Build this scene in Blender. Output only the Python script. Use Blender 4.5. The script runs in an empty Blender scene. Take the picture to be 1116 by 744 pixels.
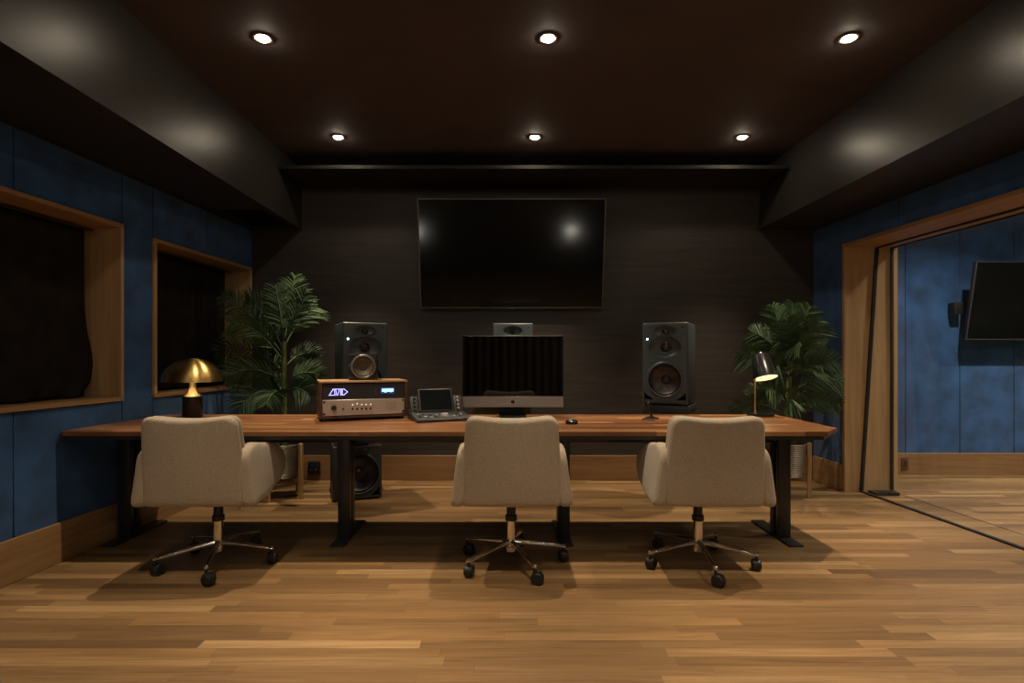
import bpy, bmesh, math, random
from mathutils import Vector, Matrix
PI = math.pi
R = math.radians
random.seed(7)
scene = bpy.context.scene
col = scene.collection

# ------------------------------------------------------------------ camera
EYE = 1.11
F = 600.0
VX, VY = 551.0, 389.0
cam = bpy.data.cameras.new('camera')
cam.sensor_width = 36.0
cam.lens = F / 1116 * 36
cam.shift_x = (558 - VX) / 1116
cam.shift_y = (VY - 372) / 1116
cam.clip_start = 0.05
co = bpy.data.objects.new('camera', cam)
co.location = (0, 0, EYE)
co.rotation_euler = (PI / 2, 0, 0)
col.objects.link(co)
scene.camera = co

def at(px, py, y):
    return Vector(((px - VX) / F * y, y, EYE + (VY - py) / F * y))

# ------------------------------------------------------------------ materials
def srgb(r, g, b):
    def f(c):
        c /= 255.0
        return c / 12.92 if c <= 0.04045 else ((c + 0.055) / 1.055) ** 2.4
    return (f(r), f(g), f(b), 1)

def mat(name, color, rough=0.5, metal=0.0, spec=0.5, emit=None, estr=0.0, sheen=0.0, coat=0.0,
        noise=None, bump=None, trans=0.0):
    """noise=(scale, amount) value mottling; bump=(scale, strength)"""
    m = bpy.data.materials.new(name)
    m.use_nodes = True
    nt = m.node_tree
    b = nt.nodes['Principled BSDF']
    b.inputs['Base Color'].default_value = color
    b.inputs['Roughness'].default_value = rough
    b.inputs['Metallic'].default_value = metal
    b.inputs['Specular IOR Level'].default_value = spec
    b.inputs['Sheen Weight'].default_value = sheen
    b.inputs['Coat Weight'].default_value = coat
    b.inputs['Transmission Weight'].default_value = trans
    if emit:
        b.inputs['Emission Color'].default_value = emit
        b.inputs['Emission Strength'].default_value = estr
    tc = nt.nodes.new('ShaderNodeTexCoord')
    if noise:
        n = nt.nodes.new('ShaderNodeTexNoise')
        n.inputs['Scale'].default_value = noise[0]
        n.inputs['Detail'].default_value = 5
        nt.links.new(tc.outputs['Object'], n.inputs['Vector'])
        mr = nt.nodes.new('ShaderNodeMapRange')
        mr.inputs['From Min'].default_value = 0.3
        mr.inputs['From Max'].default_value = 0.7
        mr.inputs['To Min'].default_value = 1 - noise[1]
        mr.inputs['To Max'].default_value = 1 + noise[1]
        nt.links.new(n.outputs['Fac'], mr.inputs['Value'])
        mx = nt.nodes.new('ShaderNodeVectorMath')
        mx.operation = 'SCALE'
        mx.inputs[0].default_value = color[:3]
        nt.links.new(mr.outputs['Result'], mx.inputs['Scale'])
        nt.links.new(mx.outputs['Vector'], b.inputs['Base Color'])
    if bump:
        n2 = nt.nodes.new('ShaderNodeTexNoise')
        n2.inputs['Scale'].default_value = bump[0]
        n2.inputs['Detail'].default_value = 3
        nt.links.new(tc.outputs['Object'], n2.inputs['Vector'])
        bp = nt.nodes.new('ShaderNodeBump')
        bp.inputs['Strength'].default_value = bump[1]
        bp.inputs['Distance'].default_value = 0.004
        nt.links.new(n2.outputs['Fac'], bp.inputs['Height'])
        nt.links.new(bp.outputs['Normal'], b.inputs['Normal'])
    return m

def grain(name, c1, c2, stretch, rough=0.5, spec=0.4, coat=0.0, big=None):
    """wood grain; stretch = scale per axis (small along the grain)"""
    m = bpy.data.materials.new(name)
    m.use_nodes = True
    nt = m.node_tree
    b = nt.nodes['Principled BSDF']
    b.inputs['Roughness'].default_value = rough
    b.inputs['Specular IOR Level'].default_value = spec
    b.inputs['Coat Weight'].default_value = coat
    tc = nt.nodes.new('ShaderNodeTexCoord')
    mp = nt.nodes.new('ShaderNodeMapping')
    mp.inputs['Scale'].default_value = stretch
    nt.links.new(tc.outputs['Object'], mp.inputs['Vector'])
    n = nt.nodes.new('ShaderNodeTexNoise')
    n.inputs['Scale'].default_value = 1.0
    n.inputs['Detail'].default_value = 8
    n.inputs['Roughness'].default_value = 0.6
    n.inputs['Distortion'].default_value = 0.6
    nt.links.new(mp.outputs['Vector'], n.inputs['Vector'])
    r = nt.nodes.new('ShaderNodeValToRGB')
    r.color_ramp.elements[0].position = 0.32
    r.color_ramp.elements[0].color = c1
    r.color_ramp.elements[1].position = 0.7
    r.color_ramp.elements[1].color = c2
    nt.links.new(n.outputs['Fac'], r.inputs['Fac'])
    nt.links.new(r.outputs['Color'], b.inputs['Base Color'])
    return m

def planks(name, cols, width, length, rough=0.4, spec=0.4, lamella_gap=0.02, axis=0):
    """strips running along x (rows along y) with random stave lengths"""
    m = bpy.data.materials.new(name)
    m.use_nodes = True
    nt = m.node_tree
    N, L = nt.nodes.new, nt.links.new
    b = nt.nodes['Principled BSDF']
    b.inputs['Roughness'].default_value = rough
    b.inputs['Specular IOR Level'].default_value = spec
    tc = N('ShaderNodeTexCoord')
    sx = N('ShaderNodeSeparateXYZ')
    L(tc.outputs['Object'], sx.inputs[0])
    def math_(op, a, bb=None):
        n = N('ShaderNodeMath')
        n.operation = op
        for i, v in enumerate((a, bb)):
            if v is None: continue
            if isinstance(v, (int, float)): n.inputs[i].default_value = v
            else: L(v, n.inputs[i])
        return n.outputs[0]
    X, Y = sx.outputs[0], sx.outputs[1]
    ry = math_('DIVIDE', Y, width)
    row = math_('FLOOR', ry)
    w1 = N('ShaderNodeTexWhiteNoise'); w1.noise_dimensions = '1D'
    L(row, w1.inputs['W'])
    xs = math_('ADD', math_('DIVIDE', X, length), math_('MULTIPLY', w1.outputs['Value'], 17.3))
    cell = math_('FLOOR', xs)
    cv = N('ShaderNodeCombineXYZ')
    L(row, cv.inputs[0]); L(cell, cv.inputs[1])
    w2 = N('ShaderNodeTexWhiteNoise'); w2.noise_dimensions = '2D'
    L(cv.outputs[0], w2.inputs['Vector'])
    ramp = N('ShaderNodeValToRGB')
    e = ramp.color_ramp.elements
    e[0].position = 0; e[0].color = cols[0]
    e[1].position = 1; e[1].color = cols[-1]
    for i, c in enumerate(cols[1:-1]):
        k = e.new((i + 1) / (len(cols) - 1)); k.color = c
    L(w2.outputs['Value'], ramp.inputs['Fac'])
    gv = N('ShaderNodeCombineXYZ')
    L(math_('ADD', math_('MULTIPLY', X, 2.2), math_('MULTIPLY', w2.outputs['Value'], 60)), gv.inputs[0])
    L(math_('MULTIPLY', Y, 55), gv.inputs[1])
    gn = N('ShaderNodeTexNoise')
    gn.inputs['Scale'].default_value = 1.0
    gn.inputs['Detail'].default_value = 6
    gn.inputs['Distortion'].default_value = 1.2
    L(gv.outputs[0], gn.inputs['Vector'])
    mr = N('ShaderNodeMapRange')
    mr.inputs['From Min'].default_value = 0.3; mr.inputs['From Max'].default_value = 0.7
    mr.inputs['To Min'].default_value = 0.74; mr.inputs['To Max'].default_value = 1.2
    L(gn.outputs['Fac'], mr.inputs['Value'])
    fy = math_('FRACT', ry)
    fx = math_('FRACT', xs)
    g1 = math_('LESS_THAN', fy, lamella_gap)
    g2 = math_('LESS_THAN', fx, 0.002)
    gap = math_('MAXIMUM', g1, g2)
    k = math_('MULTIPLY', mr.outputs['Result'], math_('SUBTRACT', 1.0, math_('MULTIPLY', gap, 0.35)))
    sc = N('ShaderNodeVectorMath'); sc.operation = 'SCALE'
    L(ramp.outputs['Color'], sc.inputs[0]); L(k, sc.inputs['Scale'])
    L(sc.outputs['Vector'], b.inputs['Base Color'])
    return m

M = {}
M['floor'] = planks('oak_floor', [(.135, .076, .034, 1), (.225, .130, .057, 1), (.175, .100, .043, 1), (.275, .167, .076, 1), (.235, .130, .053, 1), (.35, .220, .105, 1)], 0.060, 0.85, 0.42, 0.35)
M['walnut'] = planks('walnut_desk', [(.10, .042, .018, 1), (.25, .105, .042, 1), (.16, .066, .026, 1), (.42, .205, .085, 1), (.21, .088, .034, 1)], 0.062, .8, 0.33, 0.4, 0.012)
M['wallpaint'] = grain('dark_wall_paint', (.033, .0275, .0245, 1), (.053, .045, .040, 1), (1.6, 1.6, 22), 0.45, 0.35)
M['soffit'] = mat('soffit_paint', (.026, .0235, .021, 1), 0.36, spec=0.28, noise=(1.5, .12))
M['shelfpaint'] = mat('shelf_paint', (.018, .016, .014, 1), 0.6, spec=0.2, noise=(1.5, .12))
M['ceiling'] = mat('ceiling_fabric', (.072, .058, .058, 1), 0.8, spec=0.15, noise=(3, .1))
M['blue'] = mat('blue_fabric', (.019, .074, .20, 1), 0.8, spec=0.2, sheen=0.25, noise=(6, .38), bump=(60, .3))
M['backing'] = mat('seam_backing', (.004, .006, .010, 1), 0.9)
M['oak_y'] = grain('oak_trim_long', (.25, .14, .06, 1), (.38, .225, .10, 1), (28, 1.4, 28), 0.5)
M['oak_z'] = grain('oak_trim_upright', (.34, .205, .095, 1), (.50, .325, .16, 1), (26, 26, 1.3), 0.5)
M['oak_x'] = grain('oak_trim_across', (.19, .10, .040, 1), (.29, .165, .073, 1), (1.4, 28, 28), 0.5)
M['curtain'] = mat('black_curtain', (.016, .0135, .011, 1), 0.95, spec=0.05, noise=(8, .3))
M['black_metal'] = mat('black_steel', (.036, .036, .038, 1), 0.36, metal=0.3, spec=0.5, noise=(12, .2))
M['fabric'] = mat('oatmeal_fabric', (.42, .35, .265, 1), 0.92, spec=0.15, sheen=0.2, noise=(170, .16), bump=(260, .6))
M['chrome'] = mat('chrome', (.72, .70, .67, 1), 0.13, metal=1.0)
M['rubber'] = mat('black_plastic', (.012, .012, .012, 1), 0.45, noise=(20, .2))
M['spk'] = mat('speaker_grey', (.052, .068, .076, 1), 0.38, spec=0.5, noise=(15, .08))
M['spk_dark'] = mat('subwoofer_black', (.034, .036, .038, 1), 0.5, spec=0.4, noise=(15, .08))
M['cone'] = mat('woofer_cone', (.045, .035, .030, 1), 0.35, spec=0.5, noise=(25, .2))
M['surround'] = mat('woofer_surround', (.012, .012, .012, 1), 0.5)
M['dome'] = mat('driver_dome', (.02, .02, .022, 1), 0.25, spec=0.6)
M['cavity'] = mat('port_cavity', (.003, .003, .003, 1), 0.9)
M['ring'] = mat('driver_ring', (.16, .15, .13, 1), 0.4, metal=0.4)
M['cubecone'] = mat('paper_cone', (.09, .07, .05, 1), 0.6, noise=(30, .2))
M['led'] = mat('blue_white_led', (.7, .85, 1, 1), 0.5, emit=(.5, .78, 1, 1), estr=18)
M['screen'] = mat('tv_screen', (.0035, .0035, .0035, 1), 0.115, spec=0.35)
M['bezel'] = mat('tv_bezel', (.13, .12, .11, 1), 0.35, metal=0.6)
M['imac_glass'] = mat('computer_glass', (.002, .002, .002, 1), 0.03, spec=0.5)
M['alu'] = mat('aluminium', (.30, .29, .285, 1), 0.42, metal=0.75)
M['dark_alu'] = mat('dark_aluminium', (.06, .06, .06, 1), 0.35, metal=0.8)
M['brass'] = mat('brushed_brass', (.62, .42, .15, 1), 0.34, metal=1.0)
_nt = M['brass'].node_tree
_tg = _nt.nodes.new('ShaderNodeTangent'); _tg.direction_type = 'RADIAL'; _tg.axis = 'Z'
_nt.links.new(_tg.outputs[0], _nt.nodes['Principled BSDF'].inputs['Tangent'])
_nt.nodes['Principled BSDF'].inputs['Anisotropic'].default_value = 0.8
_nt.nodes['Principled BSDF'].inputs['Anisotropic Rotation'].default_value = 0.25
M['stemmetal'] = mat('satin_stem', (.62, .58, .52, 1), 0.35, metal=0.9)
M['lampblack'] = mat('black_lamp_enamel', (.012, .013, .014, 1), 0.25, spec=0.5)
M['lampwhite'] = mat('lamp_inner_white', (.8, .74, .62, 1), 0.6)
M['bulb'] = mat('bulb_glow', (1, .9, .7, 1), 0.5, emit=(1, .78, .5, 1), estr=14)
M['lens'] = mat('downlight_lens', (1, .95, .85, 1), 0.5, emit=(1, .84, .62, 1), estr=250)
M['globe'] = mat('lamp_globe', (1, .95, .85, 1), 0.4, emit=(1, .93, .8, 1), estr=85)
M['trimring'] = mat('downlight_trim', (.11, .09, .08, 1), 0.6)
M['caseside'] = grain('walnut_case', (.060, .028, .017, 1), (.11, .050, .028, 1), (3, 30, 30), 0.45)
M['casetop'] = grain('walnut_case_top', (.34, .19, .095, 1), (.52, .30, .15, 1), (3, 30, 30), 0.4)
M['rackblack'] = mat('rack_dark_face', (.022, .020, .024, 1), 0.4, spec=0.5)
M['racksilver'] = mat('rack_silver_face', (.52, .45, .39, 1), 0.45, metal=0.45)
M['screwdark'] = mat('dark_screw', (.03, .025, .025, 1), 0.4, metal=0.5)
M['logoglow'] = mat('lit_logo', (.5, .5, 1, 1), 0.5, emit=(.33, .33, 1, 1), estr=2.4)
M['dispglow'] = mat('lit_display', (.4, .7, 1, 1), 0.5, emit=(.32, .62, 1, 1), estr=2.2)
M['dispback'] = mat('display_field', (.02, .06, .18, 1), 0.3, emit=(.03, .12, .42, 1), estr=.35)
M['whitelamp'] = mat('indicator_white', (.9, .85, .75, 1), 0.5, emit=(1, .85, .65, 1), estr=.6)
M['console'] = mat('controller_grey', (.034, .036, .038, 1), 0.45, spec=0.5)
M['tablet'] = mat('tablet_glass', (.008, .009, .010, 1), 0.10, spec=0.5)
M['knobgrey'] = mat('pale_control', (.30, .30, .28, 1), 0.4, metal=0.3)
M['leaf'] = mat('palm_leaf', (.045, .088, .034, 1), 0.55, spec=0.35, noise=(7, .35))
M['leaf2'] = mat('palm_leaf_dark', (.028, .058, .027, 1), 0.55, spec=0.35, noise=(7, .35))
M['stem'] = mat('palm_stem', (.11, .15, .045, 1), 0.5, noise=(30, .3))
M['pot'] = mat('ribbed_pot', (.20, .17, .125, 1), 0.42, metal=0.7, noise=(20, .15))
M['soil'] = mat('potting_soil', (.02, .014, .010, 1), 0.95, bump=(80, 1), noise=(60, .4))
M['outlet'] = mat('outlet_black', (.010, .010, .010, 1), 0.5)
M['slat'] = grain('dark_slat', (.22, .15, .09, 1), (.35, .24, .15, 1), (25, 25, 1.2), 0.5)
g = mat('partition_glass', (1, 1, 1, 1), 0.0, trans=1.0)
g.node_tree.nodes['Principled BSDF'].inputs['IOR'].default_value = 1.45
# glass: mostly see-through sheet with a real Fresnel reflection so that light passes through it
nt = g.node_tree
tr = nt.nodes.new('ShaderNodeBsdfTransparent'); tr.inputs[0].default_value = (.965, .975, .975, 1)
gl = nt.nodes.new('ShaderNodeBsdfGlossy'); gl.inputs['Roughness'].default_value = 0.0
fr = nt.nodes.new('ShaderNodeFresnel')
ge = nt.nodes.new('ShaderNodeNewGeometry'); mrr = nt.nodes.new('ShaderNodeMapRange')
mrr.inputs['To Min'].default_value = 1.45; mrr.inputs['To Max'].default_value = 1 / 1.45
nt.links.new(ge.outputs['Backfacing'], mrr.inputs['Value']); nt.links.new(mrr.outputs['Result'], fr.inputs[0])
ms = nt.nodes.new('ShaderNodeMixShader')
nt.links.new(fr.outputs[0], ms.inputs[0]); nt.links.new(tr.outputs[0], ms.inputs[1]); nt.links.new(gl.outputs[0], ms.inputs[2])
nt.links.new(ms.outputs[0], nt.nodes['Material Output'].inputs['Surface'])
M['glass'] = g

# ------------------------------------------------------------------ mesh helpers
class MB:
    def __init__(self): self.bm = bmesh.new()
    def _x(self, verts, mtx):
        if mtx is not None:
            for v in verts: v.co = mtx @ v.co
    def box(self, x0, x1, y0, y1, z0, z1, bev=0.0, mtx=None, seg=2):
        bm = self.bm
        vs = [bm.verts.new(p) for p in ((x0, y0, z0), (x1, y0, z0), (x1, y1, z0), (x0, y1, z0),
                                        (x0, y0, z1), (x1, y0, z1), (x1, y1, z1), (x0, y1, z1))]
        fs = [bm.faces.new([vs[i] for i in f]) for f in
              ((0, 3, 2, 1), (4, 5, 6, 7), (0, 1, 5, 4), (1, 2, 6, 5), (2, 3, 7, 6), (3, 0, 4, 7))]
        allv = set(vs)
        if bev > 0:
            es = list({e for f in fs for e in f.edges})
            r = bmesh.ops.bevel(bm, geom=es, offset=bev, segments=seg, affect='EDGES', profile=0.5)
            allv = {v for v in r['verts']} | {v for f in r['faces'] for v in f.verts}
            allv |= {v for v in vs if v.is_valid}
        self._x(allv, mtx)
        return self
    def prism(self, poly, a0, a1, axis='z', mtx=None):
        """poly in 2D; axis z -> (x,y), axis y -> (x,z), axis x -> (y,z)"""
        bm = self.bm
        def P(p, a):
            return {'z': (p[0], p[1], a), 'y': (p[0], a, p[1]), 'x': (a, p[0], p[1])}[axis]
        A = [bm.verts.new(P(p, a0)) for p in poly]
        B = [bm.verts.new(P(p, a1)) for p in poly]
        n = len(poly)
        bm.faces.new(A[::-1]); bm.faces.new(B)
        for i in range(n): bm.faces.new((A[i], A[(i + 1) % n], B[(i + 1) % n], B[i]))
        self._x(A + B, mtx)
        return self
    def lathe(self, prof, seg=32, mtx=None, sx=1.0, sy=1.0):
        """prof: list of (r, z) revolved about z"""
        bm = self.bm
        rings = []
        vs = []
        for r, z in prof:
            if r < 1e-6:
                v = bm.verts.new((0, 0, z)); rings.append([v]); vs.append(v)
            else:
                rg = [bm.verts.new((r * sx * math.cos(2 * PI * i / seg), r * sy * math.sin(2 * PI * i / seg), z)) for i in range(seg)]
                rings.append(rg); vs += rg
        for a, b in zip(rings, rings[1:]):
            for i in range(seg):
                j = (i + 1) % seg
                if len(a) == 1 and len(b) == 1: continue
                if len(a) == 1: bm.faces.new((a[0], b[i], b[j]))
                elif len(b) == 1: bm.faces.new((a[i], a[j], b[0]))
                else: bm.faces.new((a[i], a[j], b[j], b[i]))
        self._x(vs, mtx)
        return self
    def cyl(self, p0, p1, r0, r1=None, seg=16):
        r1 = r0 if r1 is None else r1
        p0, p1 = Vector(p0), Vector(p1)
        d = p1 - p0
        L = d.length
        q = d.to_track_quat('Z', 'Y').to_matrix().to_4x4()
        self.lathe([(0, 0), (r0, 0), (r1, L), (0, L)], seg, Matrix.Translation(p0) @ q)
        return self
    def sphere(self, c, r, seg=16, rings=8, sz=1.0):
        pr = [(r * math.sin(PI * i / rings), -r * sz * math.cos(PI * i / rings)) for i in range(rings + 1)]
        pr[0] = (0, -r * sz); pr[-1] = (0, r * sz)
        self.lathe(pr, seg, Matrix.Translation(Vector(c)))
        return self
    def tube(self, pts, r, seg=8):
        bm = self.bm
        pts = [Vector(p) for p in pts]
        rs = r if isinstance(r, (list, tuple)) else [r] * len(pts)
        prev = None; rings = []
        up = Vector((0.13, 0.31, 0.94)).normalized()
        for i, p in enumerate(pts):
            d = (pts[min(i + 1, len(pts) - 1)] - pts[max(i - 1, 0)]).normalized()
            if abs(d.dot(up)) > .97: up = Vector((1, 0, 0))
            s = d.cross(up).normalized(); t = s.cross(d).normalized(); up = t
            rings.append([bm.verts.new(p + rs[i] * (math.cos(2 * PI * k / seg) * s + math.sin(2 * PI * k / seg) * t)) for k in range(seg)])
        for a, b in zip(rings, rings[1:]):
            for k in range(seg): bm.faces.new((a[k], a[(k + 1) % seg], b[(k + 1) % seg], b[k]))
        bm.faces.new(rings[0][::-1]); bm.faces.new(rings[-1])
        return self
    def cushion(self, outline, t, r, fn, nr=4, bulge=0.0, caps=(0.82, 0.6, 0.35)):
        """padded panel: outline (a,b) extruded by t along c with a rounded edge r; fn maps (a,b,c) to xyz"""
        bm = self.bm
        n = len(outline)
        ca = sum(p[0] for p in outline) / n; cb = sum(p[1] for p in outline) / n
        def ring(k, inset, c):
            out = []
            for p in outline:
                dx, dy = p[0] - ca, p[1] - cb
                l = math.hypot(dx, dy)
                s = k * max(0.05, (l - inset)) / l
                out.append(bm.verts.new(fn(ca + dx * s, cb + dy * s, c)))
            return out
        rings = []
        c1 = t / 2
        for s in caps[::-1]: rings.append(ring(s, r, -c1 - bulge * (1 - s ** 2)))
        for i in range(nr + 1):
            ph = PI / 2 * (1 - i / nr)
            rings.append(ring(1, r * (1 - math.cos(ph)), -(c1 - r + r * math.sin(ph))))
        for i in range(nr + 1):
            ph = PI / 2 * i / nr
            if i == 0 and t / 2 - r < 1e-5: continue
            rings.append(ring(1, r * (1 - math.cos(ph)), (c1 - r + r * math.sin(ph))))
        for s in caps: rings.append(ring(s, r, c1 + bulge * (1 - s ** 2)))
        for a, b in zip(rings, rings[1:]):
            for i in range(n):
                bm.faces.new((a[i], a[(i + 1) % n], b[(i + 1) % n], b[i]))
        v0 = bm.verts.new(fn(ca, cb, -c1 - bulge)); v1 = bm.verts.new(fn(ca, cb, c1 + bulge))
        for i in range(n):
            bm.faces.new((v0, rings[0][(i + 1) % n], rings[0][i]))
            bm.faces.new((v1, rings[-1][i], rings[-1][(i + 1) % n]))
        return self
    def build(self, name, material, parent=None, smooth=True, angle=38, loc=None):
        bm = self.bm
        bmesh.ops.recalc_face_normals(bm, faces=bm.faces)
        for f in bm.faces: f.smooth = smooth
        for e in bm.edges:
            if len(e.link_faces) == 2 and e.calc_face_angle(0) > R(angle): e.smooth = False
        me = bpy.data.meshes.new(name)
        bm.to_mesh(me); bm.free()
        me.materials.append(material)
        o = bpy.data.objects.new(name, me)
        col.objects.link(o)
        if parent is not None: o.parent = parent
        if loc is not None: o.location = loc
        return o

def rounded(poly, r, n=5):
    """round the corners of a polygon; r number or per corner list"""
    out = []
    m = len(poly)
    for i in range(m):
        p = Vector(poly[i]); a = Vector(poly[i - 1]); b = Vector(poly[(i + 1) % m])
        ri = r[i] if isinstance(r, (list, tuple)) else r
        da = (a - p); db = (b - p)
        ri = min(ri, da.length * .48, db.length * .48)
        s = p + da.normalized() * ri; e = p + db.normalized() * ri
        for k in range(n + 1):
            t = k / n
            q = s * (1 - t) ** 2 + p * 2 * t * (1 - t) + e * t ** 2
            out.append((q.x, q.y))
    return out

def resample(poly, step):
    out = []
    m = len(poly)
    for i in range(m):
        a = Vector(poly[i]); b = Vector(poly[(i + 1) % m])
        L = (b - a).length
        if L < 1e-5: continue
        k = max(1, int(L / step))
        for j in range(k):
            q = a.lerp(b, j / k); out.append((q.x, q.y))
    return out

def thing(name, label, cat, loc=(0, 0, 0), rz=0.0, group=None):
    o = bpy.data.objects.new(name, None)
    o.empty_display_size = 0.1
    col.objects.link(o)
    o.location = loc; o.rotation_euler = (0, 0, rz)
    return tag(o, label, cat, group)

def tag(o, label, cat, group=None):
    o['label'] = label; o['category'] = cat
    if group: o['group'] = group
    return o

def struct(name, mb, m, label=None, **kw):
    o = mb.build(name, m, **kw)
    o['kind'] = 'structure'
    if label: o['label'] = label
    return o

def dup(root, loc=None, rz=None, label=None, group=None):
    r = root.copy(); col.objects.link(r)
    if loc is not None: r.location = loc
    if rz is not None: r.rotation_euler = (0, 0, rz)
    if label: r['label'] = label
    if group: r['group'] = group
    for ch in list(root.children):
        c = ch.copy(); col.objects.link(c); c.parent = r
        for g_ in list(ch.children):
            d = g_.copy(); col.objects.link(d); d.parent = c
    return r

def cut(o, mbs):
    """subtract shapes from an object's mesh"""
    tmp = []
    for mb in mbs:
        bmesh.ops.recalc_face_normals(mb.bm, faces=mb.bm.faces)
        me = bpy.data.meshes.new('tmp'); mb.bm.to_mesh(me); mb.bm.free()
        c = bpy.data.objects.new('tmp', me); col.objects.link(c); tmp.append(c); c.parent = o.parent
        md = o.modifiers.new('cut', 'BOOLEAN'); md.operation = 'DIFFERENCE'; md.solver = 'EXACT'; md.object = c
    bpy.context.view_layer.update()
    par = o.parent
    dg = bpy.context.evaluated_depsgraph_get()
    me = bpy.data.meshes.new_from_object(o.evaluated_get(dg))
    o.modifiers.clear()
    old = o.data; o.data = me
    for c in tmp: bpy.data.objects.remove(c)
    bm = bmesh.new(); bm.from_mesh(me)
    for f in bm.faces: f.smooth = True
    for e in bm.edges:
        e.smooth = not (len(e.link_faces) == 2 and e.calc_face_angle(0) > R(38))
    bm.to_mesh(me); bm.free()

# ------------------------------------------------------------------ room shell
XL, XR, YB, H = -2.287, 2.776, 4.97, 2.80
YR = -2.6                      # rear wall behind the camera
SB = 2.26                      # underside of the side soffits
XS_L, XS_R = -1.84, 2.305
X2 = 3.221                      # far face of the partition wall
XE = 6.4                       # far end of the neighbouring room
YB2 = 5.204

struct('floor', MB().box(XL - 1.1, XE, YR - .2, YB2 + .2, -.1, 0), M['floor'])
struct('ceiling', MB().box(XL - 1.1, XR + .5, YR - .1, YB + .2, H, H + .1), M['ceiling'])
struct('wall_back', MB().box(XL - .45, XR + .02, YB, YB + .15, 0, H), M['wallpaint'])
struct('wall_rear', MB().box(XL - 1.1, XE, YR - .12, YR, 0, H), M['wallpaint'])

# blue fabric wall, built of panels with open seams, windows left free
W1 = (1.30, 3.43, .838, 1.937)
W2 = (3.70, 4.945, .838, 1.912)
def blue_wall(name, xa, xb, cells, backing):
    mb = MB()
    gp = .0025
    for (y0, y1, z0, z1) in cells:
        mb.box(xa, xb, y0 + gp, y1 - gp, z0 + gp, z1 - gp, bev=.003, seg=1)
    return struct(name, mb, M['blue'])
cells = []
for a, b in ((YR, -1.2), (-1.2, 0.1), (0.1, 1.30)):
    cells.append((a, b, 0, SB))
cells += [(1.30, 2.725, 0, W1[2]), (2.725, 3.43, 0, W1[2]), (1.30, 2.725, W1[3], SB), (2.725, 3.43, W1[3], SB)]
cells += [(3.43, 3.70, 0, SB)]
cells += [(3.70, 4.30, 0, W2[2]), (4.30, 4.945, 0, W2[2]), (3.70, 4.30, W2[3], SB), (4.30, 4.945, W2[3], SB), (4.945, YB, 0, SB)]
blue_wall('wall_left', XL - .05, XL, cells, None)
bk = MB()
for (y0, y1, z0, z1) in cells:
    bk.box(XL - .30, XL - .052, y0, y1, z0, z1)
struct('wall_left_core', bk, M['backing'])

# right wall, its opening and the neighbouring room
OY0, OY1, OH = 0.9, 4.533, 2.015
blue_wall('wall_right', XR, XR + .05, [(4.533, YB, 0, OH + .0), (3.95, YB, OH, SB), (2.6, 3.95, OH, SB), (OY0, 2.6, OH, SB),
          (YR, -.9, 0, SB), (-.9, OY0, 0, SB)], None)
mb = MB()
mb.box(XR + .052, X2 - .02, 4.563, YB2, 0, H).box(XR + .052, X2 - .02, YR, OY0 - .03, 0, H).box(XR + .052, X2 - .02, OY0 - .03, 4.563, OH + .03, H)
struct('wall_right_core', mb, M['backing'])
# oak lining of the opening
struct('door_1', MB().box(XR - .004, X2 + .004, 4.533, 4.563, 0, OH + .03, bev=.002, seg=1)
       .box(XR - .004, X2 + .004, OY0 - .03, OY0, 0, OH + .03, bev=.002, seg=1), M['oak_z'])
struct('trim_1', MB().box(XR - .004, X2 + .004, OY0, 4.533, OH, OH + .03, bev=.002, seg=1), M['oak_y'])
# neighbouring room
cells2 = [(a, b) for a, b in ((X2 - .1, 3.78), (3.78, 4.293), (4.293, 4.805), (4.805, 5.32), (5.32, XE))]
mb = MB()
for a, b in cells2: mb.box(a + .0025, b - .0025, YB2, YB2 + .05, .005, 2.75, bev=.003, seg=1)
struct('wall_far', mb, M['blue'])
struct('wall_far_core', MB().box(X2 - .1, XE, YB2 + .052, YB2 + .2, 0, 2.8).box(XE, XE + .1, YR, YB2 + .2, 0, 2.8), M['backing'])
struct('ceiling_far', MB().box(X2 - .02, XE + .1, YR, YB2 + .2, 2.75, 2.85), M['ceiling'])
struct('baseboard_far', MB().box(X2, XE, YB2 - .02, YB2 - .001, 0, .205, bev=.003, seg=1), M['oak_x'])
# glazing in the opening: leaning pane near, upright pane beyond; black gaskets
def slab_x(xb, xt, th, y0, y1, z0, z1):
    return MB().prism([(xb, z0), (xb + th, z0), (xt + th, z1), (xt, z1)], y0, y1, 'y')
PT, PB = 3.03, 2.897
gw = slab_x(PB + .008, PT + .008, .010, OY0 + .01, 4.521, .012, OH - .012)
o = struct('window_3', gw, M['glass'], label='leaning glass pane of the partition')
o = struct('window_4', MB().box(3.165, 3.175, OY0 + .01, 4.521, .012, OH - .012), M['glass'], label='upright glass pane of the partition')
gk = slab_x(PB, PT, .026, 4.519, 4.5325, .0, OH)
gk.box(PB, PB + .026, OY0, 4.520, .0005, .011).box(PT, PT + .026, OY0, 4.520, OH - .011, OH - .0005)
gk.box(3.160, 3.180, 4.519, 4.5325, 0, OH).box(3.168, 3.172, OY0, 4.520, .0005, .003).box(3.160, 3.180, OY0, 4.520, OH - .011, OH - .0005)
struct('trim_2', gk, M['rubber'])

# baseboards
struct('baseboard_back', MB().box(XL + .021, XR - .021, YB - .02, YB, 0, .225, bev=.003, seg=1), M['oak_x'])
struct('baseboard_left', MB().box(XL, XL + .02, YR, YB - .023, 0, .215, bev=.003, seg=1), M['oak_y'])
struct('baseboard_right', MB().box(XR - .02, XR, 4.563, YB - .02, 0, .225, bev=.003, seg=1), M['oak_y'])

# soffits
mb = MB()
mb.box(XL - 1.0, XS_L, YR, YB - .001, SB, H - .001)
struct('trim_3', mb, M['soffit'], label='boxed dark soffit along the left wall', angle=20)
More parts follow.
